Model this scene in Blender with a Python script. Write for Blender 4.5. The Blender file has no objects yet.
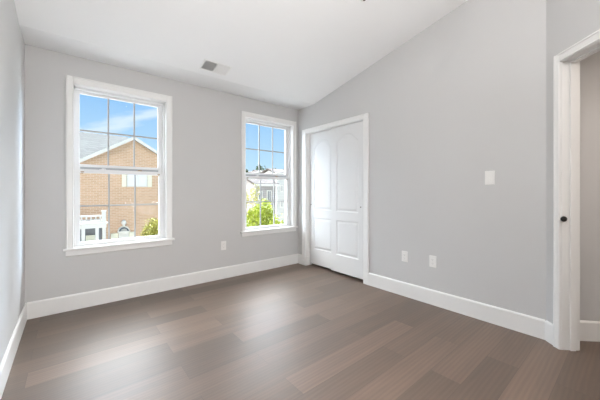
import bpy, bmesh, math, random
from math import radians as R, sin, cos, pi, sqrt
from mathutils import Vector, Matrix

scene = bpy.context.scene
col = scene.collection
random.seed(7)

# ------------------------------------------------------------------ camera
D, XL, XR = 3.496, -0.304, 2.844          # window wall, left wall, closet wall
CAM_YAW = 39.582
cam_data = bpy.data.cameras.new('camera')
cam_data.sensor_width = 36.0
cam_data.lens = 279.76 / 600 * 36
cam_data.shift_x = -0.0005
cam_data.shift_y = -7.84 / 600
cam_data.clip_start = 0.02
cam_data.clip_end = 500
cam = bpy.data.objects.new('camera', cam_data)
cam.location = (0, 0, 1.14)
cam.rotation_euler = (R(90), 0, R(-CAM_YAW))
col.objects.link(cam)
scene.camera = cam

scene.view_settings.view_transform = 'Standard'
scene.view_settings.look = 'None'
scene.view_settings.exposure = 0.13
scene.view_settings.gamma = 1.0
scene.view_settings.use_curve_mapping = False

# ------------------------------------------------------------------ sky
SKY_FILL = 14.5
SIDE_SKY_FILL = 190.0  # added sky strength to the right, out of view, brightens the left wall
world = bpy.data.worlds.new('sky')
scene.world = world
world.use_nodes = True
nt = world.node_tree
nt.nodes.clear()
def N(tree, kind, **kw):
    n = tree.nodes.new(kind)
    for k, v in kw.items(): setattr(n, k, v)
    return n
tc = N(nt, 'ShaderNodeTexCoord'); sep = N(nt, 'ShaderNodeSeparateXYZ')
nt.links.new(tc.outputs['Generated'], sep.inputs[0])
ramp = N(nt, 'ShaderNodeValToRGB')
e = ramp.color_ramp.elements
e[0].position = 0.0; e[0].color = (0.62, 0.80, 0.98, 1)
e[1].position = 1.0; e[1].color = (0.20, 0.42, 0.90, 1)
for pos, c in ((0.10, (0.52, 0.76, 0.97, 1)), (0.28, (0.31, 0.57, 0.93, 1)), (0.5, (0.23, 0.47, 0.93, 1))):
    k = e.new(pos); k.color = c
nt.links.new(sep.outputs['Z'], ramp.inputs[0])
def wmath(op, a, b=0.0):
    n = N(nt, 'ShaderNodeMath', operation=op)
    for i, v in enumerate((a, b)):
        if isinstance(v, (int, float)): n.inputs[i].default_value = v
        else: nt.links.new(v, n.inputs[i])
    return n.outputs[0]
# one long thin cloud streak rising to the right, broken up by noise
mp = N(nt, 'ShaderNodeMapping'); mp.inputs['Scale'].default_value = (7, 7, 30); mp.inputs['Location'].default_value = (0.3, 0.0, 0.35)
mpr = N(nt, 'ShaderNodeMapping'); mpr.inputs['Rotation'].default_value = (0.0, 0.24, 0.0)
nt.links.new(tc.outputs['Generated'], mpr.inputs[0]); nt.links.new(mpr.outputs[0], mp.inputs[0])
no = N(nt, 'ShaderNodeTexNoise'); no.inputs['Scale'].default_value = 1.0; no.inputs['Detail'].default_value = 5; no.inputs['Roughness'].default_value = 0.55
nt.links.new(mp.outputs[0], no.inputs['Vector'])
line = wmath('SUBTRACT', sep.outputs['Z'], wmath('MULTIPLY_ADD', sep.outputs['X'], 0.47))
line.node.inputs[1].links[0].from_node.inputs[2].default_value = 0.146
dist = wmath('ABSOLUTE', wmath('MULTIPLY_ADD', wmath('SUBTRACT', no.outputs['Fac'], 0.5), 0.09))
dist.node.inputs[0].links[0].from_node.inputs[2].default_value = 0.0
nt.links.new(line, dist.node.inputs[0].links[0].from_node.inputs[2])
wm = N(nt, 'ShaderNodeMapRange', interpolation_type='SMOOTHSTEP'); wm.inputs['From Min'].default_value = 0.0; wm.inputs['From Max'].default_value = 0.034
wm.inputs['To Min'].default_value = 0.75; wm.inputs['To Max'].default_value = 0.0
nt.links.new(dist, wm.inputs['Value'])
xm = N(nt, 'ShaderNodeMapRange', interpolation_type='SMOOTHSTEP'); xm.inputs['From Min'].default_value = 0.46; xm.inputs['From Max'].default_value = 0.26
nt.links.new(sep.outputs['X'], xm.inputs['Value'])
cr = wmath('MULTIPLY', wm.outputs[0], xm.outputs[0]).node
mx = N(nt, 'ShaderNodeMix', data_type='RGBA')
nt.links.new(cr.outputs[0], mx.inputs['Factor'])
nt.links.new(ramp.outputs[0], mx.inputs['A']); mx.inputs['B'].default_value = (0.80, 0.90, 1.0, 1)
bg = N(nt, 'ShaderNodeBackground'); out = N(nt, 'ShaderNodeOutputWorld')
# sky brightened out of view, higher up and to both sides, to light the room
def math_node(op, a, b):
    n = N(nt, 'ShaderNodeMath', operation=op)
    for i, v in enumerate((a, b)):
        if isinstance(v, (int, float)): n.inputs[i].default_value = v
        else: nt.links.new(v, n.inputs[i])
    return n.outputs[0]
def smooth(v, a, b):
    m_ = N(nt, 'ShaderNodeMapRange', interpolation_type='SMOOTHSTEP'); m_.inputs['From Min'].default_value = a; m_.inputs['From Max'].default_value = b
    nt.links.new(v, m_.inputs['Value']); return m_.outputs[0]
high = smooth(sep.outputs['Z'], 0.31, 0.50)
# cosine of the angle from the heading the windows look along
hd = N(nt, 'ShaderNodeVectorMath', operation='DOT_PRODUCT'); hd.inputs[1].default_value = (sin(R(20)), cos(R(20)), 0)
nt.links.new(tc.outputs['Generated'], hd.inputs[0])
side = math_node('MULTIPLY', smooth(math_node('MULTIPLY', hd.outputs['Value'], -1.0), -0.84, -0.55), smooth(sep.outputs['Z'], -0.02, 0.12))
bright = math_node('MULTIPLY', math_node('MAXIMUM', high, math_node('MULTIPLY', side, 0.6)), smooth(sep.outputs['Y'], -0.05, 0.10))
mx2 = N(nt, 'ShaderNodeMix', data_type='RGBA'); nt.links.new(bright, mx2.inputs['Factor'])
nt.links.new(mx.outputs['Result'], mx2.inputs['A']); mx2.inputs['B'].default_value = (0.93, 0.96, 1.0, 1)
mx = mx2
mr = N(nt, 'ShaderNodeMath', operation='MULTIPLY_ADD'); nt.links.new(bright, mr.inputs[0]); mr.inputs[1].default_value = SKY_FILL; mr.inputs[2].default_value = 1.0
sd2 = N(nt, 'ShaderNodeVectorMath', operation='DOT_PRODUCT'); sd2.inputs[1].default_value = (sin(R(82)), cos(R(82)), 0)
nt.links.new(tc.outputs['Generated'], sd2.inputs[0])
right_side = math_node('MULTIPLY', smooth(sd2.outputs['Value'], 0.78, 0.93), bright)
mr_ = N(nt, 'ShaderNodeMath', operation='MULTIPLY_ADD'); nt.links.new(right_side, mr_.inputs[0]); mr_.inputs[1].default_value = SIDE_SKY_FILL; nt.links.new(mr.outputs[0], mr_.inputs[2]); mr = mr_
nt.links.new(mr.outputs[0], bg.inputs['Strength'])
nt.links.new(mx.outputs['Result'], bg.inputs['Color']); nt.links.new(bg.outputs[0], out.inputs[0])

# sun, from behind this house on to the houses opposite
sun_d = bpy.data.lights.new('sun', 'SUN'); sun_d.energy = 1.1; sun_d.angle = R(0.6); sun_d.color = (1.0, 0.92, 0.80)
sun = bpy.data.objects.new('sun', sun_d); col.objects.link(sun)
sun.rotation_euler = Vector((0.45, 1.0, -0.85)).to_track_quat('-Z', 'Y').to_euler()

CEILING_FILL_W, FILL_COL = 8.0, (1.0, 0.985, 0.97)  # outputs and colours of the added fill lamps
UPLIGHT_FILL_W = 45.0
GLOBE_FILL_W = 19.0
SOFTBOX_FILL_W = 52.0
HALL_FILL_W, HALL_FILL_COL = 13.5, (1.0, 0.85, 0.73)

# ------------------------------------------------------------------ materials
def mat(name, color, rough=0.5, metal=0.0, noise=0.0, nscale=8.0, bump=0.0, bscale=200.0, spec=0.5):
    m = bpy.data.materials.new(name); m.use_nodes = True
    t = m.node_tree; b = t.nodes['Principled BSDF']
    b.inputs['Roughness'].default_value = rough; b.inputs['Metallic'].default_value = metal
    b.inputs['Specular IOR Level'].default_value = spec
    b.inputs['Base Color'].default_value = (*color, 1)
    if noise or bump:
        c = N(t, 'ShaderNodeTexCoord')
    if noise:
        n = N(t, 'ShaderNodeTexNoise'); n.inputs['Scale'].default_value = nscale; n.inputs['Detail'].default_value = 4
        t.links.new(c.outputs['Object'], n.inputs['Vector'])
        r = N(t, 'ShaderNodeMix', data_type='RGBA')
        r.inputs['A'].default_value = (*[max(0, k * (1 - noise)) for k in color], 1)
        r.inputs['B'].default_value = (*[min(1, k * (1 + noise)) for k in color], 1)
        t.links.new(n.outputs['Fac'], r.inputs['Factor']); t.links.new(r.outputs['Result'], b.inputs['Base Color'])
    if bump:
        n2 = N(t, 'ShaderNodeTexNoise'); n2.inputs['Scale'].default_value = bscale
        t.links.new(c.outputs['Object'], n2.inputs['Vector'])
        bp = N(t, 'ShaderNodeBump'); bp.inputs['Strength'].default_value = bump; bp.inputs['Distance'].default_value = 0.002
        t.links.new(n2.outputs['Fac'], bp.inputs['Height']); t.links.new(bp.outputs[0], b.inputs['Normal'])
    return m

M = {}
M['wall'] = mat('grey_wall_paint', (0.60, 0.595, 0.59), 0.75, noise=0.012, nscale=2, bump=0.04, bscale=260, spec=0.3)
M['ceiling'] = mat('white_ceiling_paint', (0.875, 0.875, 0.875), 0.9, noise=0.01, nscale=2, bump=0.04, bscale=200, spec=0.2)
M['trim'] = mat('white_trim_paint', (0.83, 0.825, 0.81), 0.35, noise=0.01, nscale=3)
M['door'] = mat('white_door_paint', (0.76, 0.76, 0.755), 0.6, spec=0.3, noise=0.01, nscale=3, bump=0.03, bscale=400)
M['vinyl'] = mat('white_vinyl', (0.82, 0.825, 0.83), 0.35, noise=0.01)
M['grid'] = mat('grey_white_glazing_bar', (0.42, 0.42, 0.42), 0.4, noise=0.01)
M['plate'] = mat('white_plastic_plate', (0.84, 0.83, 0.81), 0.3, noise=0.01)
M['slot'] = mat('grey_slot', (0.30, 0.30, 0.30), 0.6, noise=0.1)
M['black'] = mat('black_metal', (0.012, 0.011, 0.010), 0.35, metal=0.3, noise=0.1)
M['bronze'] = mat('bronze_latch', (0.35, 0.27, 0.18), 0.4, metal=0.6, noise=0.1)
M['duct'] = mat('grey_duct_inside', (0.18, 0.18, 0.18), 0.8, noise=0.1)
M['shade_strip'] = mat('grey_recess_shade', (0.40, 0.42, 0.44), 0.7, noise=0.03)  # shade between the sashes put into the colour
M['chrome'] = mat('brushed_nickel', (0.55, 0.54, 0.52), 0.3, metal=0.9, noise=0.05)

def glass_mat():
    m = bpy.data.materials.new('window_glass'); m.use_nodes = True
    t = m.node_tree; t.nodes.clear()
    tr = N(t, 'ShaderNodeBsdfTransparent'); tr.inputs[0].default_value = (0.97, 0.985, 0.98, 1)
    gl = N(t, 'ShaderNodeBsdfGlossy'); gl.inputs['Roughness'].default_value = 0.02
    fr = N(t, 'ShaderNodeFresnel'); fr.inputs[0].default_value = 1.06
    mxs = N(t, 'ShaderNodeMixShader'); o = N(t, 'ShaderNodeOutputMaterial')
    t.links.new(fr.outputs[0], mxs.inputs[0]); t.links.new(tr.outputs[0], mxs.inputs[1]); t.links.new(gl.outputs[0], mxs.inputs[2])
    t.links.new(mxs.outputs[0], o.inputs[0])
    return m
M['glass'] = glass_mat()

def emit_mat(name, c, s):
    m = bpy.data.materials.new(name); m.use_nodes = True
    b = m.node_tree.nodes['Principled BSDF']; b.inputs['Base Color'].default_value = (*c, 1)
    b.inputs['Emission Color'].default_value = (*c, 1); b.inputs['Emission Strength'].default_value = s
    return m
M['lamp'] = emit_mat('fill_lamp_glass', (1.0, 0.97, 0.93), 2.0)

def floor_mat():
    m = bpy.data.materials.new('taupe_oak_planks'); m.use_nodes = True
    t = m.node_tree; b = t.nodes['Principled BSDF']; L = t.links.new
    c = N(t, 'ShaderNodeTexCoord')
    def brick(c1, c2, mortar, size):
        k = N(t, 'ShaderNodeTexBrick'); k.offset = 0.37; k.offset_frequency = 2; k.squash = 1
        k.inputs['Color1'].default_value = c1; k.inputs['Color2'].default_value = c2; k.inputs['Mortar'].default_value = mortar
        k.inputs['Scale'].default_value = 1; k.inputs['Mortar Size'].default_value = size; k.inputs['Mortar Smooth'].default_value = 0.1
        k.inputs['Brick Width'].default_value = 1.22; k.inputs['Row Height'].default_value = 0.178
        k.inputs['Bias'].default_value = 0.0
        L(mpp.outputs[0], k.inputs['Vector']); return k
    mpp = N(t, 'ShaderNodeMapping'); mpp.inputs['Location'].default_value = (0.2, 0.04, 0)
    L(c.outputs['Object'], mpp.inputs[0])
    tone = brick((0, 0, 0, 1), (1, 1, 1, 1), (0.5, 0.5, 0.5, 1), 0.0)
    gap = brick((1, 1, 1, 1), (1, 1, 1, 1), (0, 0, 0, 1), 0.0009)
    # grain: long streaks along the plank, shifted from plank to plank
    off = N(t, 'ShaderNodeVectorMath', operation='MULTIPLY'); off.inputs[1].default_value = (37, 19, 11)
    L(tone.outputs['Color'], off.inputs[0])
    add = N(t, 'ShaderNodeVectorMath', operation='ADD'); L(mpp.outputs[0], add.inputs[0]); L(off.outputs[0], add.inputs[1])
    m1 = N(t, 'ShaderNodeMapping'); m1.inputs['Scale'].default_value = (1.3, 19, 1); L(add.outputs[0], m1.inputs[0])
    n1 = N(t, 'ShaderNodeTexNoise'); n1.inputs['Scale'].default_value = 1; n1.inputs['Detail'].default_value = 6; n1.inputs['Roughness'].default_value = 0.62; n1.inputs['Distortion'].default_value = 0.6
    L(m1.outputs[0], n1.inputs['Vector'])
    m2 = N(t, 'ShaderNodeMapping'); m2.inputs['Scale'].default_value = (0.55, 5.5, 1); L(add.outputs[0], m2.inputs[0])
    w = N(t, 'ShaderNodeTexWave'); w.wave_type = 'RINGS'; w.inputs['Scale'].default_value = 2.3; w.inputs['Distortion'].default_value = 3.5; w.inputs['Detail'].default_value = 2; w.inputs['Detail Scale'].default_value = 1.2
    L(m2.outputs[0], w.inputs['Vector'])
    base = N(t, 'ShaderNodeMix', data_type='RGBA')
    base.inputs['A'].default_value = FLOOR_A; base.inputs['B'].default_value = FLOOR_B
    L(tone.outputs['Color'], base.inputs['Factor'])
    g1 = N(t, 'ShaderNodeMapRange'); g1.inputs['From Min'].default_value = 0.3; g1.inputs['From Max'].default_value = 0.7; g1.inputs['To Min'].default_value = 0.84; g1.inputs['To Max'].default_value = 1.17
    L(n1.outputs['Fac'], g1.inputs['Value'])
    g2 = N(t, 'ShaderNodeMapRange'); g2.inputs['To Min'].default_value = 0.93; g2.inputs['To Max'].default_value = 1.07
    L(w.outputs['Fac'], g2.inputs['Value'])
    mm = N(t, 'ShaderNodeMath', operation='MULTIPLY'); L(g1.outputs[0], mm.inputs[0]); L(g2.outputs[0], mm.inputs[1])
    sc_ = N(t, 'ShaderNodeVectorMath', operation='SCALE'); L(base.outputs['Result'], sc_.inputs[0]); L(mm.outputs[0], sc_.inputs['Scale'])
    gm = N(t, 'ShaderNodeMix', data_type='RGBA'); gm.inputs['A'].default_value = (0.075, 0.052, 0.04, 1)
    L(gap.outputs['Color'], gm.inputs['Factor']); L(sc_.outputs[0], gm.inputs['B'])
    L(gm.outputs['Result'], b.inputs['Base Color'])
    rr = N(t, 'ShaderNodeMapRange'); b.inputs['Specular IOR Level'].default_value = 0.95; rr.inputs['To Min'].default_value = 0.38; rr.inputs['To Max'].default_value = 0.52
    L(n1.outputs['Fac'], rr.inputs['Value']); L(rr.outputs[0], b.inputs['Roughness'])
    bp = N(t, 'ShaderNodeBump'); bp.inputs['Strength'].default_value = 0.15; bp.inputs['Distance'].default_value = 0.001
    L(n1.outputs['Fac'], bp.inputs['Height']); L(bp.outputs[0], b.inputs['Normal'])
    return m
FLOOR_A = (0.110, 0.075, 0.054, 1)
FLOOR_B = (0.182, 0.123, 0.090, 1)
M['floor'] = floor_mat()

def course_mat(name, c1, c2, mortar, bw, bh, ms, rough=0.9, axes='XZ'):
    m = bpy.data.materials.new(name); m.use_nodes = True
    t = m.node_tree; b = t.nodes['Principled BSDF']; L = t.links.new
    c = N(t, 'ShaderNodeTexCoord'); s = N(t, 'ShaderNodeSeparateXYZ'); cb = N(t, 'ShaderNodeCombineXYZ')
    L(c.outputs['Object'], s.inputs[0])
    ad = N(t, 'ShaderNodeMath', operation='ADD'); L(s.outputs['X'], ad.inputs[0])
    if 'X' in axes and axes != 'XY': L(s.outputs['Y'], ad.inputs[1])
    L(ad.outputs[0], cb.inputs['X']); L(s.outputs['Z' if axes != 'XY' else 'Y'], cb.inputs['Y'])
    k = N(t, 'ShaderNodeTexBrick'); k.inputs['Scale'].default_value = 1
    k.inputs['Color1'].default_value = (*c1, 1); k.inputs['Color2'].default_value = (*c2, 1); k.inputs['Mortar'].default_value = (*mortar, 1)
    k.inputs['Brick Width'].default_value = bw; k.inputs['Row Height'].default_value = bh; k.inputs['Mortar Size'].default_value = ms
    L(cb.outputs[0], k.inputs['Vector']); L(k.outputs['Color'], b.inputs['Base Color']); b.inputs['Roughness'].default_value = rough
    return m
M['brick'] = course_mat('tan_brick', (0.53, 0.335, 0.20), (0.61, 0.39, 0.245), (0.66, 0.50, 0.37), 0.24, 0.085, 0.010)
M['shingle'] = course_mat('grey_shingles', (0.11, 0.11, 0.10), (0.14, 0.14, 0.128), (0.08, 0.08, 0.075), 0.5, 0.14, 0.012)
M['tanshingle'] = course_mat('tan_shingles', (0.058, 0.043, 0.034), (0.080, 0.060, 0.047), (0.04, 0.03, 0.025), 0.5, 0.14, 0.012)
M['siding'] = course_mat('white_lap_siding', (0.54, 0.52, 0.46), (0.57, 0.55, 0.49), (0.42, 0.40, 0.36), 6.0, 0.16, 0.012)
M['greysiding'] = course_mat('grey_lap_siding', (0.36, 0.33, 0.30), (0.40, 0.37, 0.34), (0.25, 0.23, 0.21), 6.0, 0.16, 0.012)
M['outwhite'] = mat('white_exterior_paint', (0.70, 0.66, 0.58), 0.5, noise=0.02)
M['cream'] = mat('cream_shutter_paint', (0.78, 0.74, 0.56), 0.6, noise=0.03)
M['outglass'] = mat('dark_house_window_glass', (0.10, 0.12, 0.14), 0.08, noise=0.1)
M['paleglass'] = mat('pale_blind_behind_glass', (0.78, 0.80, 0.82), 0.3, noise=0.03)
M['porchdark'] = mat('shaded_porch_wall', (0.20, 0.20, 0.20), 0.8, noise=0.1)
M['lawn'] = mat('pale_concrete_paving', (0.34, 0.33, 0.31), 0.95, noise=0.08, nscale=1.5)
M['leaf_yellow'] = mat('yellow_green_leaves', (0.36, 0.33, 0.06), 0.6, noise=0.55, nscale=6)
M['leaf_bright'] = mat('bright_green_leaves', (0.31, 0.35, 0.022), 0.6, noise=0.6, nscale=6)
M['leaf_dark'] = mat('deep_green_leaves', (0.05, 0.08, 0.025), 0.7, noise=0.4, nscale=1.5)
M['bark'] = mat('brown_bark', (0.16, 0.11, 0.07), 0.9, noise=0.3, nscale=6)

# ------------------------------------------------------------------ helpers
def box(bm, x0, x1, y0, y1, z0, z1):
    if x0 > x1: x0, x1 = x1, x0
    if y0 > y1: y0, y1 = y1, y0
    if z0 > z1: z0, z1 = z1, z0
    v = [bm.verts.new(p) for p in ((x0,y0,z0),(x1,y0,z0),(x1,y1,z0),(x0,y1,z0),(x0,y0,z1),(x1,y0,z1),(x1,y1,z1),(x0,y1,z1))]
    for f in ((0,3,2,1),(4,5,6,7),(0,1,5,4),(1,2,6,5),(2,3,7,6),(3,0,4,7)): bm.faces.new([v[i] for i in f])

def prism(bm, pts, fn, a, b):
    """2-D outline pts, fn(u, v, w) -> xyz, extruded w from a to b"""
    A = [bm.verts.new(fn(u, v, a)) for u, v in pts]; B = [bm.verts.new(fn(u, v, b)) for u, v in pts]
    f1 = bm.faces.new(A); f2 = bm.faces.new(B[::-1]); f1.normal_update(); f2.normal_update()
    n = len(pts)
    for i in range(n): bm.faces.new((A[i], B[i], B[(i+1) % n], A[(i+1) % n]))
    bmesh.ops.triangulate(bm, faces=[f1, f2])

def cyl(bm, p0, p1, r0, r1=None, seg=20):
    r1 = r0 if r1 is None else r1
    p0, p1 = Vector(p0), Vector(p1); d = (p1 - p0)
    q = d.to_track_quat('Z', 'Y')
    A = [bm.verts.new(p0 + q @ Vector((r0*cos(2*pi*i/seg), r0*sin(2*pi*i/seg), 0))) for i in range(seg)]
    B = [bm.verts.new(p1 + q @ Vector((r1*cos(2*pi*i/seg), r1*sin(2*pi*i/seg), 0))) for i in range(seg)]
    bm.faces.new(A[::-1]); bm.faces.new(B)
    for i in range(seg): bm.faces.new((A[i], A[(i+1) % seg], B[(i+1) % seg], B[i]))

def lathe(bm, base, axis, prof, seg=28):
    """prof: (radius, height along axis)"""
    base = Vector(base); q = Vector(axis).to_track_quat('Z', 'Y'); rings = []
    for r, h in prof:
        rings.append([bm.verts.new(base + q @ Vector((max(r, 1e-4)*cos(2*pi*i/seg), max(r, 1e-4)*sin(2*pi*i/seg), h))) for i in range(seg)])
    bm.faces.new(rings[0][::-1]); bm.faces.new(rings[-1])
    for a, b in zip(rings, rings[1:]):
        for i in range(seg): bm.faces.new((a[i], a[(i+1) % seg], b[(i+1) % seg], b[i]))

def obj(name, bm, m, parent=None, bevel=0.0, smooth=False):
    bmesh.ops.recalc_face_normals(bm, faces=bm.faces)
    me = bpy.data.meshes.new(name); bm.to_mesh(me); bm.free()
    o = bpy.data.objects.new(name, me); col.objects.link(o)
    me.materials.append(M[m])
    if smooth:
        for p in me.polygons: p.use_smooth = True
    if bevel:
        b = o.modifiers.new('bevel', 'BEVEL'); b.width = bevel; b.segments = 2; b.limit_method = 'ANGLE'; b.angle_limit = R(40)
    if parent: o.parent = parent
    return o

def empty(name, loc=(0,0,0), rz=0.0):
    o = bpy.data.objects.new(name, None); o.empty_display_size = 0.1
    o.location = loc; o.rotation_euler = (0, 0, rz); col.objects.link(o); return o

def tag(o, label=None, cat=None, group=None, kind=None):
    if label: o['label'] = label
    if cat: o['category'] = cat
    if group: o['group'] = group
    if kind: o['kind'] = kind
    return o

def struct(o, label=None, cat=None):
    return tag(o, label, cat, kind='structure')

def copy_tree(o, parent=None):
    c = o.copy(); col.objects.link(c)
    if parent: c.parent = parent
    for ch in list(o.children): copy_tree(ch, c)
    return c

nb = bmesh.new
SL = 0.2144; YC = 3.119; ZC = 2.464
def zc(y): return ZC + max(0.0, SL * (YC - y))
YB = -0.782                      # wall behind the camera
CX, CY = XR, 0.455               # corner of closet wall and angled wall
ANG = R(-135)                    # local x runs along the angled wall, local y into the hall
S_END = 1.75
DS0, DS1, DZ = 0.142, 0.962, 2.078   # doorway in the angled wall
WT = 0.115

# ------------------------------------------------------------------ structure
bm = nb(); box(bm, XL-.15, 5.2, -2.6, D+.18, -.12, 0)
struct(obj('floor', bm, 'floor'), 'taupe wood plank floor with boards running along the window wall', 'floor')

bm = nb()
prism(bm, [(D+.18, ZC), (YC, ZC), (YB-.15, zc(YB-.15)), (YB-.15, zc(YB-.15)+.12), (YC, ZC+.12), (D+.18, ZC+.12)], lambda u, v, w: (w, u, v), XL-.15, XR+.9)
struct(obj('ceiling', bm, 'ceiling'), 'white ceiling, flat by the windows then sloping up', 'ceiling')

# window wall with two openings
W = 0.957
WX = (-0.025, 1.836)
OPL, OPR, OZ0, OZ1 = 0.045, 0.912, 0.575, 2.205
bm = nb()
xs = [XL-.15, WX[0]+OPL, WX[0]+OPR, WX[1]+OPL, WX[1]+OPR, XR+.9]
for i in (0, 2, 4): box(bm, xs[i], xs[i+1], D, D+.18, 0, ZC)
for i in (1, 3):
    box(bm, xs[i], xs[i+1], D, D+.18, 0, OZ0); box(bm, xs[i], xs[i+1], D, D+.18, OZ1, ZC)
struct(obj('wall_front', bm, 'wall'), 'grey wall holding both double-hung windows', 'wall')

bm = nb()
prism(bm, [(YB-.15, 0), (D, 0), (D, ZC), (YC, ZC), (YB-.15, zc(YB-.15))], lambda u, v, w: (w, u, v), XL-.15, XL)
struct(obj('wall_left', bm, 'wall'), 'pale grey wall at the left edge', 'wall')

CD0, CD1, CDZ = 2.190, 3.297, 2.062     # closet opening (y0, y1, height)
bm = nb()
prism(bm, [(CY-.06, 0), (CD0, 0), (CD0, CDZ), (CD1, CDZ), (CD1, 0), (D, 0), (D, ZC), (YC, ZC), (CY-.06, zc(CY-.06))], lambda u, v, w: (w, u, v), XR, XR+.115)
struct(obj('wall_right', bm, 'wall'), 'light grey wall with the closet, switch and outlets', 'wall')

# closet recess behind the doors
bm = nb()
box(bm, XR+.75, XR+.80, CD0-.3, D, 0, ZC); box(bm, XR+.115, XR+.75, CD0-.35, CD0-.3, 0, ZC)
struct(obj('wall_closet', bm, 'wall'))

# angled wall with doorway (local frame at the corner)
def angled(o):
    o.location = (CX, CY, 0); o.rotation_euler = (0, 0, ANG); return o
def zang(s): return zc(CY - s/sqrt(2))
bm = nb()
prism(bm, [(0, 0), (DS0-.015, 0), (DS0-.015, DZ+.015), (DS1+.015, DZ+.015), (DS1+.015, 0), (S_END, 0), (S_END, zang(S_END)), (0, zang(0))], lambda u, v, w: (u, w, v), 0, WT)
angled(struct(obj('wall_angled', bm, 'wall'), 'grey angled wall with the open doorway', 'wall'))
# wall behind the camera
xe = CX - S_END/sqrt(2)
bm = nb(); box(bm, XL-.15, xe+.05, YB-.15, YB, 0, zc(YB)); struct(obj('wall_rear', bm, 'wall'))
# hall
bm = nb(); box(bm, -.17, -.02, WT, 2.2, 0, 2.46)
angled(struct(obj('wall_hallway', bm, 'wall'), 'beige grey hallway wall seen through the doorway', 'wall'))
bm = nb(); box(bm, -.17, S_END, 2.2, 2.3, 0, 2.46); box(bm, S_END, S_END+.1, WT, 2.3, 0, 2.46)
angled(struct(obj('wall_hallway_end', bm, 'wall')))
bm = nb(); box(bm, -.17, S_END+.1, WT, 2.3, 2.46, 2.56)
angled(struct(obj('ceiling_hallway', bm, 'ceiling')))

# baseboards (profiled top edge)
BH, BT = 0.151, 0.015
def base_prof(): return [(0, 0), (BT, 0), (BT, BH-.012), (BT-.006, BH-.002), (BT-.009, BH), (0, BH)]
bm = nb(); prism(bm, base_prof(), lambda u, v, w: (XL+u, w, v), YB, D)
struct(obj('baseboard_left', bm, 'trim'), 'white baseboard along the left wall', 'baseboard')
bm = nb(); prism(bm, base_prof(), lambda u, v, w: (w, D-u, v), XL+BT, XR)
struct(obj('baseboard_front', bm, 'trim'), 'white baseboard under the two windows', 'baseboard')
CCL, CCR = 3.378, 2.116          # outer edges of the closet casing
bm = nb(); prism(bm, base_prof(), lambda u, v, w: (XR-u, w, v), CY+.006, CCR)
struct(obj('baseboard_right', bm, 'trim'), 'white baseboard from the closet to the angled wall', 'baseboard')
bm = nb(); prism(bm, base_prof(), lambda u, v, w: (XR-u, w, v), CCL, D-BT)
struct(obj('baseboard_closet_corner', bm, 'trim'), 'short white baseboard stub between closet casing and corner', 'baseboard')
bm = nb(); prism(bm, base_prof(), lambda u, v, w: (w, -u, v), .006, .092)
angled(struct(obj('baseboard_angled', bm, 'trim'), 'short white baseboard piece beside the doorway casing', 'baseboard'))
bm = nb(); prism(bm, base_prof(), lambda u, v, w: (-.02+u, w, v), WT+.02, 2.2)
angled(struct(obj('baseboard_hallway', bm, 'trim'), 'white baseboard of the hallway wall beyond the doorway', 'baseboard'))
bm = nb(); prism(bm, base_prof(), lambda u, v, w: (w, YB+u, v), XL+BT, xe-.03)
struct(obj('baseboard_rear', bm, 'trim'))

# ------------------------------------------------------------------ casings
def casing_leg(bm, a0, a1, z0, z1, fn, t=.018):
    """flat board with a stepped outer bead; a0 = outer edge, a1 = inner edge"""
    d = 1 if a1 > a0 else -1
    w = abs(a1-a0)
    prof = [(0, 0), (0, t), (.010, t+.002), (.016, t-.002), (w-.012, t-.005), (w-.006, t-.003), (w, t-.008), (w, 0)]
    prism(bm, [(a0+d*u, v) for u, v in prof], lambda u, v, w_: fn(u, v, w_), z0, z1)
def casing_head(bm, z0, z1, a0, a1, fn, t=.018):
    w = z1-z0
    prof = [(0, 0), (0, t), (.010, t+.002), (.016, t-.002), (w-.012, t-.005), (w-.006, t-.003), (w, t-.008), (w, 0)]
    prism(bm, [(z1-u, v) for u, v in prof], lambda u, v, w_: fn(w_, v, u), a0, a1)

# closet casing
c1 = struct(empty('trim_1', (XR, 2.75, 0)), 'white casing around the sliding closet doors', 'door casing')
f = lambda u, v, w: (-v, u-2.75, w)
bm = nb(); casing_leg(bm, CCL, CD1-.004, 0, 2.115, f); obj('side_casing', bm, 'trim', c1)
bm = nb(); casing_leg(bm, CCR, CD0+.004, 0, 2.115, f); obj('side_casing', bm, 'trim', c1)
bm = nb(); casing_head(bm, CDZ-.006, 2.115, CD0-.004, CD1+.004, f); obj('head_casing', bm, 'trim', c1)
bm = nb(); box(bm, 0, .115, CD1-.012-2.75, CD1-2.75, 0, CDZ-.002); box(bm, 0, .115, CD0-2.75, CD0+.012-2.75, 0, CDZ-.002)
box(bm, 0, .115, CD0+.012-2.75, CD1-.012-2.75, CDZ-.014, CDZ-.002)
obj('jamb', bm, 'trim', c1)

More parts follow.
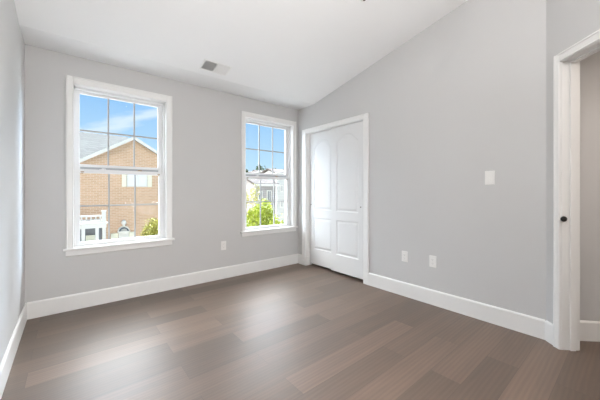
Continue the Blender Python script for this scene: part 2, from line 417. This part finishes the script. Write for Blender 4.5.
# sliding closet doors --------------------------------------------------
def arch(t):
    u = abs(2*t-1)
    return 1-.72*(u/.8)**2.5 if u < .8 else .28*((1-u)/.2)**1.5
def panel_loop(y0, y1, z0, zs, rise, d, n=18):
    """closed loop, inset by d; arched top when rise > 0"""
    a, b = y0+d, y1-d
    pts = [(a, z0+d), (b, z0+d)]
    if rise:
        for i in range(n+1):
            t = i/n
            pts.append((b+(a-b)*t, zs-d + rise*arch(t)))
    else: pts += [(b, zs-d), (a, zs-d)]
    return pts
def door_slab(w, z0, z1, panels, th=.032):
    """front face at local y=0 facing -y, x from 0 to w"""
    bm = nb()
    def add(loop, depth): return [bm.verts.new((u, depth, v)) for u, v in loop]
    def edges(vs): return [bm.edges.new((vs[i], vs[(i+1) % len(vs)])) for i in range(len(vs))]
    rect = add([(0, z0), (w, z0), (w, z1), (0, z1)], 0)
    E = edges(rect); rings = []
    for p in panels:
        r = add(panel_loop(*p, 0), 0); E += edges(r); rings.append((p, r))
    bmesh.ops.triangle_fill(bm, edges=E, use_beauty=True, use_dissolve=False)
    # drop any triangles that fell inside panels
    inside = []
    for fce in bm.faces:
        for p, r in rings:
            if all(v in r for v in fce.verts):
                c = fce.calc_center_median()
                if p[0]+1e-4 < c.x < p[1]-1e-4 and p[2] < c.z:
                    t = (p[1]-c.x)/(p[1]-p[0]); top = p[3] + (p[4]*arch(t) if p[4] else 0)
                    if c.z < top: inside.append(fce)
    if inside: bmesh.ops.delete(bm, geom=inside, context='FACES_ONLY')
    for p, r in rings:
        prev = r
        for d, dep in ((.006, .006), (.016, .008), (.024, .007), (.042, .002), (.050, .0015)):
            nxt = add(panel_loop(*p, d), dep)
            for i in range(len(prev)): bm.faces.new((prev[i], prev[(i+1) % len(prev)], nxt[(i+1) % len(prev)], nxt[i]))
            prev = nxt
        fc = bm.faces.new(prev); fc.normal_update(); bmesh.ops.triangulate(bm, faces=[fc])
    B = [bm.verts.new((u, th, v)) for u, v in [(0, z0), (w, z0), (w, z1), (0, z1)]]
    bm.faces.new(B)
    for i in range(4): bm.faces.new((rect[i], rect[(i+1) % 4], B[(i+1) % 4], B[i]))
    return bm
DW = 0.585
PAN = [(.100, DW-.100, .872, 1.822, .105), (.100, DW-.100, .272, .752, 0)]
def closet_door(name, y_left, front, label, pull_x):
    # local x points to world -y; front face looks to world -x
    o = empty(name, (XR+front, y_left, 0), R(-90)); struct(o, label, 'closet door')
    obj('panel', door_slab(DW, .036, 2.044, PAN), 'door', o)
    bm = nb(); lathe(bm, (pull_x, .0005, .948), (0, -1, 0), [(.011, 0), (.011, .002), (.008, .0025), (.007, .0008)], 24)
    obj('finger_pull', bm, 'chrome', o, smooth=False)
    bm = nb(); lathe(bm, (pull_x, -.0025, .948), (0, -1, 0), [(.0065, 0), (.0062, .0004)], 20)
    obj('pull_recess', bm, 'black', o)
    return o
closet_door('door_1', 3.285, .062, 'white arch-panelled sliding closet door, far one nearest the window wall', .035)
closet_door('door_2', 2.782, .024, 'white arch-panelled sliding closet door, front one nearest the outlets', DW-.062)

# doorway casing in the angled wall ------------------------------------
d3 = struct(empty('door_3', (CX, CY, 0), ANG), 'white cased doorway opening to the hall with black knob', 'doorway')
g = lambda u, v, w: (u, -v, w)
bm = nb(); casing_leg(bm, .092, .139, 0, 2.143, g, .020); obj('side_casing', bm, 'trim', d3)
bm = nb(); casing_leg(bm, DS1+.075, DS1+.005, 0, 2.143, g, .020); obj('side_casing', bm, 'trim', d3)
bm = nb(); casing_head(bm, 2.083, 2.143, .139, DS1+.005, g, .020); obj('head_casing', bm, 'trim', d3)
g2 = lambda u, v, w: (u, WT+v, w)
bm = nb(); casing_leg(bm, .067, .137, 0, 2.151, g2); obj('hall_casing', bm, 'trim', d3)
bm = nb(); casing_leg(bm, DS1+.075, DS1+.005, 0, 2.151, g2); obj('hall_casing', bm, 'trim', d3)
bm = nb(); casing_head(bm, 2.083, 2.151, .137, DS1+.005, g2); obj('hall_casing', bm, 'trim', d3)
bm = nb(); box(bm, DS0-.015, DS0, 0, WT, 0, DZ+.015); box(bm, DS1, DS1+.015, 0, WT, 0, DZ+.015); box(bm, DS0, DS1, 0, WT, DZ, DZ+.015)
obj('jamb', bm, 'trim', d3, bevel=.001)
bm = nb(); box(bm, DS0, DS0+.011, .052, .088, 0, DZ-.011); box(bm, DS1-.011, DS1, .052, .088, 0, DZ-.011); box(bm, DS0, DS1, .052, .088, DZ-.011, DZ)
obj('door_stop', bm, 'trim', d3, bevel=.002)
bm = nb(); lathe(bm, (DS0, -.002, .948), (1, 0, 0), [(.008, 0), (.008, .002), (.005, .003), (.005, .008), (.013, .010), (.0185, .015), (.020, .020), (.0185, .027), (.011, .032), (.002, .033)], 32)
tag(obj('door_knob', bm, 'black', d3, smooth=True), 'round black knob')

# ------------------------------------------------------------------ windows
def make_window(n, x0, label):
    o = struct(empty(n, (x0, D, 0)), label, 'window')
    g = lambda u, v, w: (u, -v, w)
    bm = nb(); casing_leg(bm, 0, .060, .6, 2.261, g); casing_leg(bm, W, W-.060, .6, 2.261, g); casing_head(bm, 2.190, 2.261, .060, W-.060, g)
    obj('window_casing', bm, 'trim', o)
    bm = nb(); box(bm, -.022, W+.022, -.044, 0, .578, .6); box(bm, OPL, OPR, 0, .058, .578, .6)
    obj('window_sill', bm, 'trim', o, bevel=.005)
    bm = nb(); prism(bm, [(0, .578), (.016, .578), (.016, .530), (.010, .521), (0, .521)], lambda u, v, w: (w, -u, v), 0, W)
    obj('apron', bm, 'trim', o)
    bm = nb(); box(bm, OPL, .063, 0, .058, .6, 2.187); box(bm, .894, OPR, 0, .058, .6, 2.187); box(bm, OPL, OPR, 0, .058, 2.187, OZ1)
    obj('jamb', bm, 'trim', o)
    # vinyl frame: outer rim with the two sash channels
    bm = nb()
    for a, b in ((OPL, .086), (.864, OPR)): box(bm, a, b, .092, .165, .6, 2.19)
    for a, b in ((OPL, .075), (.874, OPR)): box(bm, a, b, .058, .092, .6, 2.19)
    box(bm, OPL, OPR, .058, .165, 2.163, OZ1); box(bm, OPL, OPR, .058, .165, OZ0, .608)
    obj('window_frame', bm, 'vinyl', o, bevel=.002)
    def sash(name, y0, y1, z0, z1, rb, rt, gx0, gx1, zm):
        bm = nb()
        ym = (y0+y1)/2
        box(bm, gx0-.040, gx0, y0, y1, z0, z1); box(bm, gx1, gx1+.040, y0, y1, z0, z1)
        box(bm, gx0, gx1, y0, y1, z0, z0+rb); box(bm, gx0, gx1, y0, y1, z1-rt, z1)
        # glazing bead
        s = obj(name, bm, 'vinyl', o, bevel=.002)
        a0, a1 = z0+rb, z1-rt
        bm = nb(); box(bm, gx0-.004, gx1+.004, ym-.002, ym+.002, a0-.004, a1+.004)
        obj('glass_pane', bm, 'glass', s)
        bm = nb(); gw = (gx1-gx0)
        for k in (1, 2):
            xx = gx0+gw*k/3; box(bm, xx-.0075, xx+.0075, ym-.006, ym+.006, a0, a1)
        box(bm, gx0, gx1, ym-.0055, ym+.0055, zm-.0075, zm+.0075)
        obj('glazing_bars', bm, 'grid', s)
        return s
    up = sash('upper_sash', .095, .125, 1.360, 2.166, .064, .030, .108, .828, 1.768)
    lo = sash('lower_sash', .062, .090, .607, 1.373, .032, .040, .110, .832, 1.000)
    bm = nb(); box(bm, .112, .830, .085, .095, 1.373, 1.396); tag(obj('recess_shade', bm, 'shade_strip', up), 'grey strip standing in for the shaded recess between the sashes')  # grey strip painted for the shaded recess above the lower rail
    for k in (.31, .66):
        bm = nb(); box(bm, W*k-.028, W*k+.028, .067, .085, 1.373, 1.378)
        cyl(bm, (W*k, .076, 1.378), (W*k, .076, 1.388), .011, .008, 16); box(bm, W*k-.004, W*k+.026, .071, .079, 1.381, 1.388)
        obj('sash_lock', bm, 'bronze' if k > .5 else 'vinyl', lo)
    for sx in (.128, .829):
        bm = nb(); box(bm, sx-.014, sx+.014, .058, .063, 1.340, 1.350)
        cyl(bm, (sx, .060, 1.336), (sx, .060, 1.326), .008, .005, 12)
        obj('tilt_latch', bm, 'bronze', lo)
    return o
w1 = make_window('window_1', WX[0], 'left double-hung window looking out on the tan brick gable')
w2 = make_window('window_2', WX[1], 'right double-hung window by the corner looking out on bright bushes')

# ------------------------------------------------------------------ plates
def outlet_proto():
    o = empty('wall_outlet')
    bm = nb(); box(bm, -.036, .036, -.006, 0, -.0585, .0585); obj('cover_plate', bm, 'plate', o, bevel=.003)
    bm = nb(); box(bm, -.0165, .0165, -.0085, -.0055, -.033, .033); rc = obj('receptacle', bm, 'plate', o, bevel=.0012)
    for dz in (-.019, .019):
        bm = nb(); box(bm, -.0075, -.0050, -.0089, -.0083, dz-.001, dz+.0065); box(bm, .0050, .0072, -.0089, -.0083, dz-.0005, dz+.006); cyl(bm, (0, -.0083, dz-.007), (0, -.0089, dz-.007), .0022, seg=10)
        obj('slots', bm, 'slot', rc)
    return o
o = outlet_proto(); o.location = (1.573, D, .434)
tag(o, 'white wall outlet on the window wall, under and left of the right window', 'outlet', 'wall outlets')
p2 = copy_tree(o); p2.location = (XR, 1.637, .434); p2.rotation_euler = (0, 0, R(-90))
tag(p2, 'white wall outlet on the closet wall, the one nearer the closet', 'outlet', 'wall outlets')
p3 = copy_tree(o); p3.location = (XR, 1.329, .437); p3.rotation_euler = (0, 0, R(-90))
tag(p3, 'white wall outlet on the closet wall, the one farther from the closet', 'outlet', 'wall outlets')
sw = empty('light_switch', (XR, .831, 1.266), R(-90))
bm = nb(); box(bm, -.0375, .0375, -.006, 0, -.060, .060); obj('cover_plate', bm, 'plate', sw, bevel=.003)
bm = nb(); prism(bm, [(-.005, -.033), (-.0125, -.033), (-.0068, .033), (-.005, .033)], lambda u, v, w: (w, u, v), -.0165, .0165); obj('rocker', bm, 'plate', sw, bevel=.0008)
tag(sw, 'white rocker light switch on the closet wall near the doorway', 'light switch')

# ------------------------------------------------------------------ ceiling vent
VX, VY = 1.236, 2.947
vent = empty('ceiling_vent', (VX, VY, zc(VY))); vent.rotation_euler = (-math.atan(SL), 0, 0)
bm = nb(); hw, hd = .153, .090
for a in ((-hw, hw, -hd, -hd+.016), (-hw, hw, hd-.016, hd)): box(bm, a[0], a[1], a[2], a[3], -.006, 0)
for a in ((-hw, -hw+.016), (hw-.016, hw), (-.006, .006)): box(bm, a[0], a[1], -hd+.016, hd-.016, -.006, 0)
obj('frame', bm, 'plate', vent, bevel=.002)
bm = nb(); box(bm, -hw+.010, hw-.010, -hd+.010, hd-.010, -.0008, -.0002); obj('backing', bm, 'duct', vent)
def louvers(x0, x1, tilt, name):
    bm = nb(); n = 9
    for i in range(n):
        x = x0+(x1-x0)*(i+.5)/n; dx = (.0040 if tilt > 0 else .0074)*tilt
        t = .0006
        prism(bm, [(x-dx-t, -.0062), (x-dx+t, -.0062), (x+dx+t, -.0010), (x+dx-t, -.0010)], lambda u, v, w: (u, w, v), -hd+.014, hd-.014)
    return obj(name, bm, 'plate', vent)
louvers(-hw+.016, -.006, 1.0, 'louvers'); louvers(.006, hw-.016, -1.0, 'louvers')
tag(vent, 'white two-way air register set in the ceiling between the windows', 'air vent')

sy = 1.505
sp = empty('ceiling_sprinkler', (1.955, sy, zc(sy))); sp.rotation_euler = (-math.atan(SL), 0, 0)
bm = nb(); lathe(bm, (0, 0, 0), (0, 0, -1), [(.036, 0), (.036, .002), (.030, .006), (.014, .009)], 28); obj('escutcheon', bm, 'plate', sp, smooth=True)
bm = nb(); cyl(bm, (0, 0, -.009), (0, 0, -.014), .006, .005, 16); cyl(bm, (0, 0, -.014), (0, 0, -.019), .003, .003, 10); lathe(bm, (0, 0, -.019), (0, 0, -1), [(.010, 0), (.010, .0025), (.004, .004)], 18)
obj('sprinkler_head', bm, 'black', sp)
tag(sp, 'small white round ceiling sprinkler with a dark tip', 'sprinkler')

# ------------------------------------------------------------------ added fill lamps (unseen, above and behind the camera, and in the hall)
def fill_ceiling_lamp(name, x, y, z, tilt, watts, colr, label, size):
    o = empty(name, (x, y, z)); o.rotation_euler = (tilt, 0, 0)
    bm = nb(); lathe(bm, (0, 0, 0), (0, 0, -1), [(.19, 0), (.19, .03), (.18, .035)], 40); obj('base', bm, 'chrome', o)
    bm = nb(); lathe(bm, (0, 0, -.035), (0, 0, -1), [(.175, 0), (.165, .02), (.12, .045), (.05, .058), (.0, .06)], 40); obj('fill_lamp_shade', bm, 'lamp', o, smooth=True)
    tag(o, label, 'ceiling lamp')
    ld = bpy.data.lights.new(name+'_light', 'AREA'); ld.shape = 'DISK'; ld.size = size; ld.energy = watts; ld.color = colr
    lo = bpy.data.objects.new(name+'_light', ld); col.objects.link(lo); lo.parent = o; lo.location = (0, 0, -.10)
    return o
ly = .15
fill_ceiling_lamp('fill_ceiling_lamp', .95, ly, zc(ly), -math.atan(SL), CEILING_FILL_W, FILL_COL, 'added round ceiling fill lamp, unseen above the camera', .36)  # added lamp, out of view, as room fill
hp = Vector((CX, CY, 0)) + Matrix.Rotation(ANG, 3, 'Z') @ Vector((.85, 1.1, 0))
fill_ceiling_lamp('fill_ceiling_lamp', hp.x, hp.y, 2.46, 0, HALL_FILL_W, HALL_FILL_COL, 'added round ceiling fill lamp, unseen in the hallway', .36)  # added hall lamp, out of view, lights the hallway wall warmly

# added softbox, out of view, brightens the left and window walls
sbx, sby, sbz = 1.45, -.30, .90
sb = empty('fill_softbox', (sbx, sby, 0), math.atan2(1, -1.3) - pi/2)
bm = nb(); prism(bm, [(-.32, .02), (.32, .02), (.10, -.20), (-.10, -.20)], lambda u, v, w: (u, v, w), sbz-.32, sbz+.32); obj('fill_lamp_shade', bm, 'black', sb)
bm = nb(); cyl(bm, (0, -.1, .02), (0, -.1, sbz-.30), .013)
for k in range(3): cyl(bm, (0, -.1, .25), (.26*cos(k*2.094+.5), -.1+.26*sin(k*2.094+.5), .012), .009)
obj('stand', bm, 'black', sb)
tag(sb, 'added square softbox fill on a black stand, unseen beside the camera', 'added fill lamp')
ld = bpy.data.lights.new('softbox_fill', 'AREA'); ld.shape = 'SQUARE'; ld.size = .6; ld.energy = SOFTBOX_FILL_W; ld.color = FILL_COL
lo = bpy.data.objects.new('softbox_fill', ld); col.objects.link(lo); lo.parent = sb; lo.location = (0, .03, sbz); lo.rotation_euler = (R(106), 0, 0)

# added uplighter, out of view behind the camera, bounced off the ceiling
tx, ty = .35, -.52
tl = empty('floor_lamp', (tx, ty, 0))  # added uplighter, unseen, there only for fill
bm = nb(); lathe(bm, (0, 0, 0), (0, 0, 1), [(.14, 0), (.14, .015), (.03, .03)], 32); obj('base', bm, 'chrome', tl)
bm = nb(); cyl(bm, (0, 0, .03), (0, 0, 1.78), .012); obj('pole', bm, 'chrome', tl)
bm = nb(); lathe(bm, (0, 0, 1.78), (0, 0, 1), [(.03, 0), (.10, .03), (.17, .10), (.18, .12)], 32); obj('fill_lamp_shade', bm, 'plate', tl, smooth=True)
tag(tl, 'added slim metal uplighter for fill, unseen behind the camera', 'floor lamp')
ld = bpy.data.lights.new('floor_lamp_light', 'AREA'); ld.shape = 'DISK'; ld.size = .33; ld.energy = UPLIGHT_FILL_W; ld.color = FILL_COL
lo = bpy.data.objects.new('floor_lamp_light', ld); col.objects.link(lo); lo.parent = tl; lo.location = (0, 0, 1.92); lo.rotation_euler = (pi, 0, 0)

# added omni fill lamp on a stand, out of view behind the camera
gx, gy, gz = 1.15, -.55, .85
gl_ = empty('globe_lamp', (gx, gy, 0))  # added omni lamp, unseen, there only for fill
bm = nb(); lathe(bm, (0, 0, 0), (0, 0, 1), [(.13, 0), (.13, .015), (.03, .03)], 32); obj('base', bm, 'chrome', gl_)
bm = nb(); cyl(bm, (0, 0, .03), (0, 0, gz-.16), .012); obj('pole', bm, 'chrome', gl_)
tag(gl_, 'added omni fill lamp on a thin stand, unseen behind the camera', 'floor lamp')
ld = bpy.data.lights.new('globe_lamp_light', 'POINT'); ld.shadow_soft_size = .15; ld.energy = GLOBE_FILL_W; ld.color = FILL_COL
lo = bpy.data.objects.new('globe_lamp_light', ld); col.objects.link(lo); lo.parent = gl_; lo.location = (0, 0, gz)

# ------------------------------------------------------------------ outside
GZ = -3.3
bm = nb(); box(bm, -60, 120, 5.0, 150, GZ-.3, GZ)
struct(obj('ground', bm, 'lawn'), 'pale paved ground between the houses outside', 'ground')

# tan brick house with gable
HY = 17.0
hb = empty('brick_house', (2.6, HY, GZ))
def hbx(bm, x0, x1, y0, y1, z0, z1): box(bm, x0-2.6, x1-2.6, y0-HY, y1-HY, z0-GZ, z1-GZ)
F = lambda u, v, w: (u-2.6, w-HY, v-GZ)
px_, pz_ = 2.62, 3.92
slL, slR = 0.61, 0.61
gx0, gx1 = -1.6, 6.2
bm = nb(); prism(bm, [(gx0, GZ), (gx1, GZ), (gx1, pz_-slR*(gx1-px_)), (px_, pz_), (gx0, pz_-slL*(px_-gx0))], F, HY, HY+9)
obj('brick_wall', bm, 'brick', hb)
bm = nb(); prism(bm, [(gx0-9, GZ), (gx0, GZ), (gx0, 1.3), (gx0-9, 1.3)], F, HY+.4, HY+9); obj('brick_wall', bm, 'brick', hb)
# main roof behind the gable: eave in front, ridge along x
ry, rz = HY+5.0, 4.86
bm = nb(); P4 = lambda x, y, z: (x-2.6, y-HY, z-GZ)
def slab(bm, pts, t=.12):
    A = [bm.verts.new(P4(*p)) for p in pts]; B = [bm.verts.new(P4(p[0], p[1], p[2]-t)) for p in pts]
    bm.faces.new(A); bm.faces.new(B[::-1])
    for i in range(len(pts)): bm.faces.new((A[i], B[i], B[(i+1) % len(pts)], A[(i+1) % len(pts)]))
slab(bm, [(gx0-9.3, HY+.1, 1.2), (px_-.1, HY+.1, 1.2), (px_+.45, ry, rz), (gx0-9.3, ry, rz)])
slab(bm, [(gx0-9.3, ry, rz), (px_+.45, ry, rz), (px_-.1, HY+9, 1.4), (gx0-9.3, HY+9, 1.4)])
obj('main_roof', bm, 'shingle', hb)
bm = nb()
slab(bm, [(px_, HY-.25, pz_+.13), (px_, HY+4, pz_+.13), (gx0-.3, HY+4, pz_+.13-slL*(px_-gx0+.3)), (gx0-.3, HY-.25, pz_+.13-slL*(px_-gx0+.3))], .10)
slab(bm, [(px_, HY-.25, pz_+.13), (gx1+.3, HY-.25, pz_+.13-slR*(gx1+.3-px_)), (gx1+.3, HY+9, pz_+.13-slR*(gx1+.3-px_)), (px_, HY+9, pz_+.13)], .10)
obj('gable_roof', bm, 'shingle', hb)
for sgn, xe_, sl_ in ((-1, gx0-.3, slL), (1, gx1+.3, slR)):
    bm = nb(); zz = pz_+.13-sl_*abs(xe_-px_)
    prism(bm, [(px_, pz_+.13), (xe_, zz), (xe_, zz-.17), (px_, pz_+.13-.17)], F, HY-.30, HY-.24)
    obj('rake_board', bm, 'outwhite', hb)
def house_window(parent, bx, x0, x1, z0, z1, y, shutters=True, glass='paleglass'):
    bm = nb(); t = .07
    bx(bm, x0, x1, y-.06, y+.02, z1-t, z1); bx(bm, x0, x1, y-.06, y+.02, z0, z0+t); bx(bm, x0, x0+t, y-.06, y+.02, z0+t, z1-t); bx(bm, x1-t, x1, y-.06, y+.02, z0+t, z1-t)
    xm = (x0+x1)/2; bx(bm, xm-.03, xm+.03, y-.05, y+.02, z0+t, z1-t)
    wd = obj('window', bm, 'outwhite', parent)
    bm = nb(); bx(bm, x0+t, x1-t, y-.02, y-.005, z0+t, z1-t); obj('pane', bm, glass, wd)
    if shutters:
        for a in (x0-.22, x1+.02):
            bm = nb(); bx(bm, a, a+.20, y-.05, y, z0, z1)
            for k in range(9):
                zz = z0+.06+(z1-z0-.12)*k/9; bx(bm, a+.03, a+.17, y-.062, y-.05, zz, zz+.04)
            obj('shutter', bm, 'cream', parent)
house_window(hb, hbx, 2.32, 3.27, 1.42, 2.42, HY)
# entrance: white door with arched pediment, pale side panels
bm = nb(); hbx(bm, 1.95, 2.40, HY-.14, HY+.0, GZ+.1, -.92); hbx(bm, 2.0, 2.35, HY-.16, HY-.14, GZ+.2, -1.1)
prism(bm, [(1.90, -.92), (2.45, -.92), (2.45, -.86), (1.90, -.86)], F, HY-.20, HY)
obj('front_door', bm, 'outwhite', hb)
bm = nb()
arc = [(2.175+.21*cos(pi*k/12), -.86+.19*sin(pi*k/12)) for k in range(13)]; inn = [(2.175+.155*cos(pi*k/12), -.86+.135*sin(pi*k/12)) for k in range(13)]
for k in range(12): prism(bm, [arc[k], arc[k+1], inn[k+1], inn[k]], F, HY-.18, HY-.02)
obj('pediment_arch', bm, 'outglass', hb)
bm = nb(); prism(bm, [(2.175+.27*cos(pi*k/12), -.86+.26*sin(pi*k/12)) for k in range(13)], F, HY-.10, HY); obj('pediment', bm, 'outwhite', hb)
bm = nb(); lathe(bm, (2.175-2.6, -.10, -.64-GZ), (0, 0, 1), [(.05, 0), (.05, .08), (.10, .14), (.12, .22), (.08, .30), (.02, .36)], 14); obj('finial', bm, 'outwhite', hb, smooth=True)
for a, b in ((1.62, 1.93), (2.42, 2.72)):
    bm = nb(); hbx(bm, a, b, HY-.06, HY, GZ+.1, -.95); obj('side_panel', bm, 'cream', hb)
# porch with balustrade
py = HY-2.2
bx1 = 1.26; bx0 = -3.4
bm = nb(); hbx(bm, bx0, bx1, py, HY, -.40, -.22); hbx(bm, bx0, bx1+.05, py-.05, HY, -.22, -.18); obj('porch_deck', bm, 'outwhite', hb)
bm = nb(); hbx(bm, bx0, bx1-.16, py+.02, py+.10, .09, .16); hbx(bm, bx0, bx1-.16, py+.03, py+.09, -.16, -.10)
x = bx0+.1
while x < bx1-.20:
    hbx(bm, x, x+.05, py+.035, py+.085, -.10, .09); x += .16
obj('balustrade', bm, 'outwhite', hb)
for xx in (bx1-.14, bx1-.39, bx1-.86, bx1-2.6):
    bm = nb(); hbx(bm, xx, xx+.12, py+.02, py+.14, GZ, -.40); obj('post', bm, 'outwhite', hb)
bm = nb(); hbx(bm, bx1-.16, bx1-.02, py-.01, py+.14, -.18, .30); hbx(bm, bx1-.18, bx1, py-.03, py+.16, .30, .34); obj('newel_post', bm, 'outwhite', hb)
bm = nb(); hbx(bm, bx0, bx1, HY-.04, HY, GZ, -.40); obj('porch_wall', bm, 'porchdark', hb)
bm = nb(); hbx(bm, .62, .98, HY-.12, HY-.02, GZ+.1, -.95); obj('porch_door', bm, 'cream', hb)
tag(hb, 'tan brick townhouse with white-trimmed gable, balcony porch and grey roof', 'house')

def house(name, cx, y, x0, x1, zt, depth, ridge, wall, roof, label, gable_front=False, wins=(), over=.35):
    o = empty(name, (cx, y, GZ))
    bxf = lambda bm, a, b, c, d, e_, f_: box(bm, a-cx, b-cx, c-y, d-y, e_-GZ, f_-GZ)
    FF = lambda u, v, w: (u-cx, w-y, v-GZ)
    if gable_front:
        xm = (x0+x1)/2
        bm = nb(); prism(bm, [(x0, GZ), (x1, GZ), (x1, zt), (xm, ridge), (x0, zt)], FF, y, y+depth); obj('wall', bm, wall, o)
        bm = nb(); k = (ridge-zt)/(xm-x0)
        prism(bm, [(x0-over, zt-k*over+.02), (xm, ridge+.02), (x1+over, zt-k*over+.02), (x1+over, zt-k*over+.17), (xm, ridge+.17), (x0-over, zt-k*over+.17)], FF, y-.3, y+depth+.3); obj('roof', bm, roof, o)
        bm = nb(); prism(bm, [(x0-over, zt-k*over-.04), (xm, ridge-.04), (x1+over, zt-k*over-.04), (x1+over, zt-k*over+.18), (xm, ridge+.18), (x0-over, zt-k*over+.18)], FF, y-.36, y-.30); obj('rake_board', bm, 'outwhite', o)
    else:
        G = lambda u, v, w: (w-cx, u-y, v-GZ)
        bm = nb(); prism(bm, [(y, GZ), (y, zt), (y+depth/2, ridge), (y+depth, zt), (y+depth, GZ)], G, x0, x1); obj('wall', bm, wall, o)
        k = (ridge-zt)/(depth/2)
        bm = nb(); prism(bm, [(y-over, zt-k*over+.02), (y+depth/2, ridge+.02), (y+depth+over, zt-k*over+.02), (y+depth+over, zt-k*over+.17), (y+depth/2, ridge+.17), (y-over, zt-k*over+.17)], G, x0-.25, x1+.25); obj('roof', bm, roof, o)
        bm = nb(); bxf(bm, x0-.25, x1+.25, y-over-.08, y-over, zt-k*over-.05, zt-k*over+.14); obj('gutter', bm, 'outwhite', o)
    for (a, b, c, d) in wins: house_window(o, bxf, a, b, c, d, y, False, 'outglass')
    tag(o, label, 'house'); return o
house('grey_house', 12.7, 20, 11.75, 13.78, 1.78, 3.6, 2.38, 'greysiding', 'tanshingle', 'grey house with a low tan roof behind the bushes', wins=((12.0, 12.4, .5, 1.25), (12.85, 13.3, .3, 1.3)), over=.25)
house('white_house', 17, 24.5, 17.0, 21.0, 3.1, 3.0, 3.6, 'siding', 'tanshingle', 'white sided house at the right side of the window view', wins=((17.45, 17.8, 1.2, 1.9), (17.45, 17.8, -.5, .2)), over=.1)
house('white_gabled_house', 17.5, 30, 15.2, 19.6, 1.75, 4.0, 3.05, 'siding', 'tanshingle', 'white gabled house left of the grey house', True)
house('tan_roofed_house', 30, 40, 25.7, 36, 3.0, 8, 5.0, 'siding', 'tanshingle', 'distant house with a long tan roof')
house('pale_gabled_house', 22.8, 37.5, 20.6, 24.9, 3.4, 7, 4.35, 'siding', 'tanshingle', 'distant pale gabled house left of the long tan roof', True, over=.2)
# ------------------------------------------------------------------ trees
def tree(name, x, y, z0, ztop, rx, leafm, label, n=2600, leaf=.09, lumps=9, cat='tree', zlow=None, seed=1):
    rnd = random.Random(seed)
    o = empty(name, (x, y, z0)); h = ztop-z0
    zlow = .25*h if zlow is None else zlow-z0
    cz = (h+zlow)/2; rzz = (h-zlow)/2
    blobs = [(0, 0, cz, rx*.75, rzz*.85)]
    for i in range(lumps):
        a = rnd.uniform(0, 2*pi); r = rx*rnd.uniform(.35, .7); zz = cz+rzz*rnd.uniform(-.6, .62)
        blobs.append((r*cos(a), r*sin(a), zz, rx*rnd.uniform(.28, .45), rzz*rnd.uniform(.25, .38)))
    V = []; Fs = []
    for i in range(n):
        bx_, by_, bz_, br, brz = rnd.choice(blobs)
        d = Vector((rnd.gauss(0, 1), rnd.gauss(0, 1), rnd.gauss(0, 1))).normalized()*rnd.uniform(.72, 1.05)
        c = Vector((bx_+d.x*br, by_+d.y*br, bz_+d.z*brz))
        a = Vector((rnd.gauss(0, 1), rnd.gauss(0, 1), rnd.gauss(0, .6))).normalized(); b = a.cross(Vector((rnd.gauss(0, 1), rnd.gauss(0, 1), rnd.gauss(0, 1)))).normalized()
        s = leaf*rnd.uniform(.6, 1.3); k = len(V)
        V += [c-a*s, c+b*s*.45, c+a*s, c-b*s*.45]; Fs.append((k, k+1, k+2, k+3))
    me = bpy.data.meshes.new('foliage'); me.from_pydata([tuple(v) for v in V], [], Fs); me.materials.append(M[leafm])
    fo = bpy.data.objects.new('foliage', me); col.objects.link(fo); fo.parent = o
    bm = nb(); cyl(bm, (0, 0, 0), (0, 0, cz), .05*rx+.05, .03*rx+.02, 10)
    for i in range(7):
        bx_, by_, bz_, br, brz = blobs[1+i % (len(blobs)-1)]; cyl(bm, (0, 0, cz*.55+i*.05), (bx_, by_, bz_), .03*rx+.015, .01, 7)
    obj('trunk', bm, 'bark', o)
    tag(o, label, cat); return o
tree('yellow_green_tree', 2.90, 14.4, GZ, .16, .60, 'leaf_yellow', 'yellow-green tree in front of the brick house', n=4200, leaf=.055, seed=3)
tree('leafy_bush', 6.62, 10.6, GZ, 1.0, 1.0, 'leaf_bright', 'tall bright green bush in the middle of the right window view', n=12000, leaf=.06, seed=5, lumps=14, zlow=-2.6, cat='bush')
tree('leafy_bush', 4.75, 8.9, GZ, .50, .50, 'leaf_bright', 'bright green bush at the left of the right window view', n=6000, leaf=.05, seed=6, lumps=12, zlow=-2.6, cat='bush')
tree('leafy_bush', 6.0, 8.5, GZ, .58, .45, 'leaf_bright', 'lower bright green bush at the right of the right window view', n=6000, leaf=.05, seed=8, lumps=12, zlow=-2.6, cat='bush')
tree('airy_tree', 7.4, 13.2, GZ, 1.75, .62, 'leaf_yellow', 'thin pale green tree behind the bushes at the left', n=1300, leaf=.06, seed=12, lumps=10, zlow=-1.2)
tree('green_tree', 19.5, 36.2, GZ, 5.0, .8, 'leaf_dark', 'dark green tree on the skyline left of the pale gable', n=3500, leaf=.16, seed=9)
tree('green_tree', 33.6, 54, GZ, 7.6, 2.2, 'leaf_dark', 'green tree showing over the pale gabled house', n=3500, leaf=.26, seed=10)
tree('green_tree', 38.6, 54.5, GZ, 7.1, 2.2, 'leaf_dark', 'green tree showing over the long tan roof', n=3500, leaf=.26, seed=11)
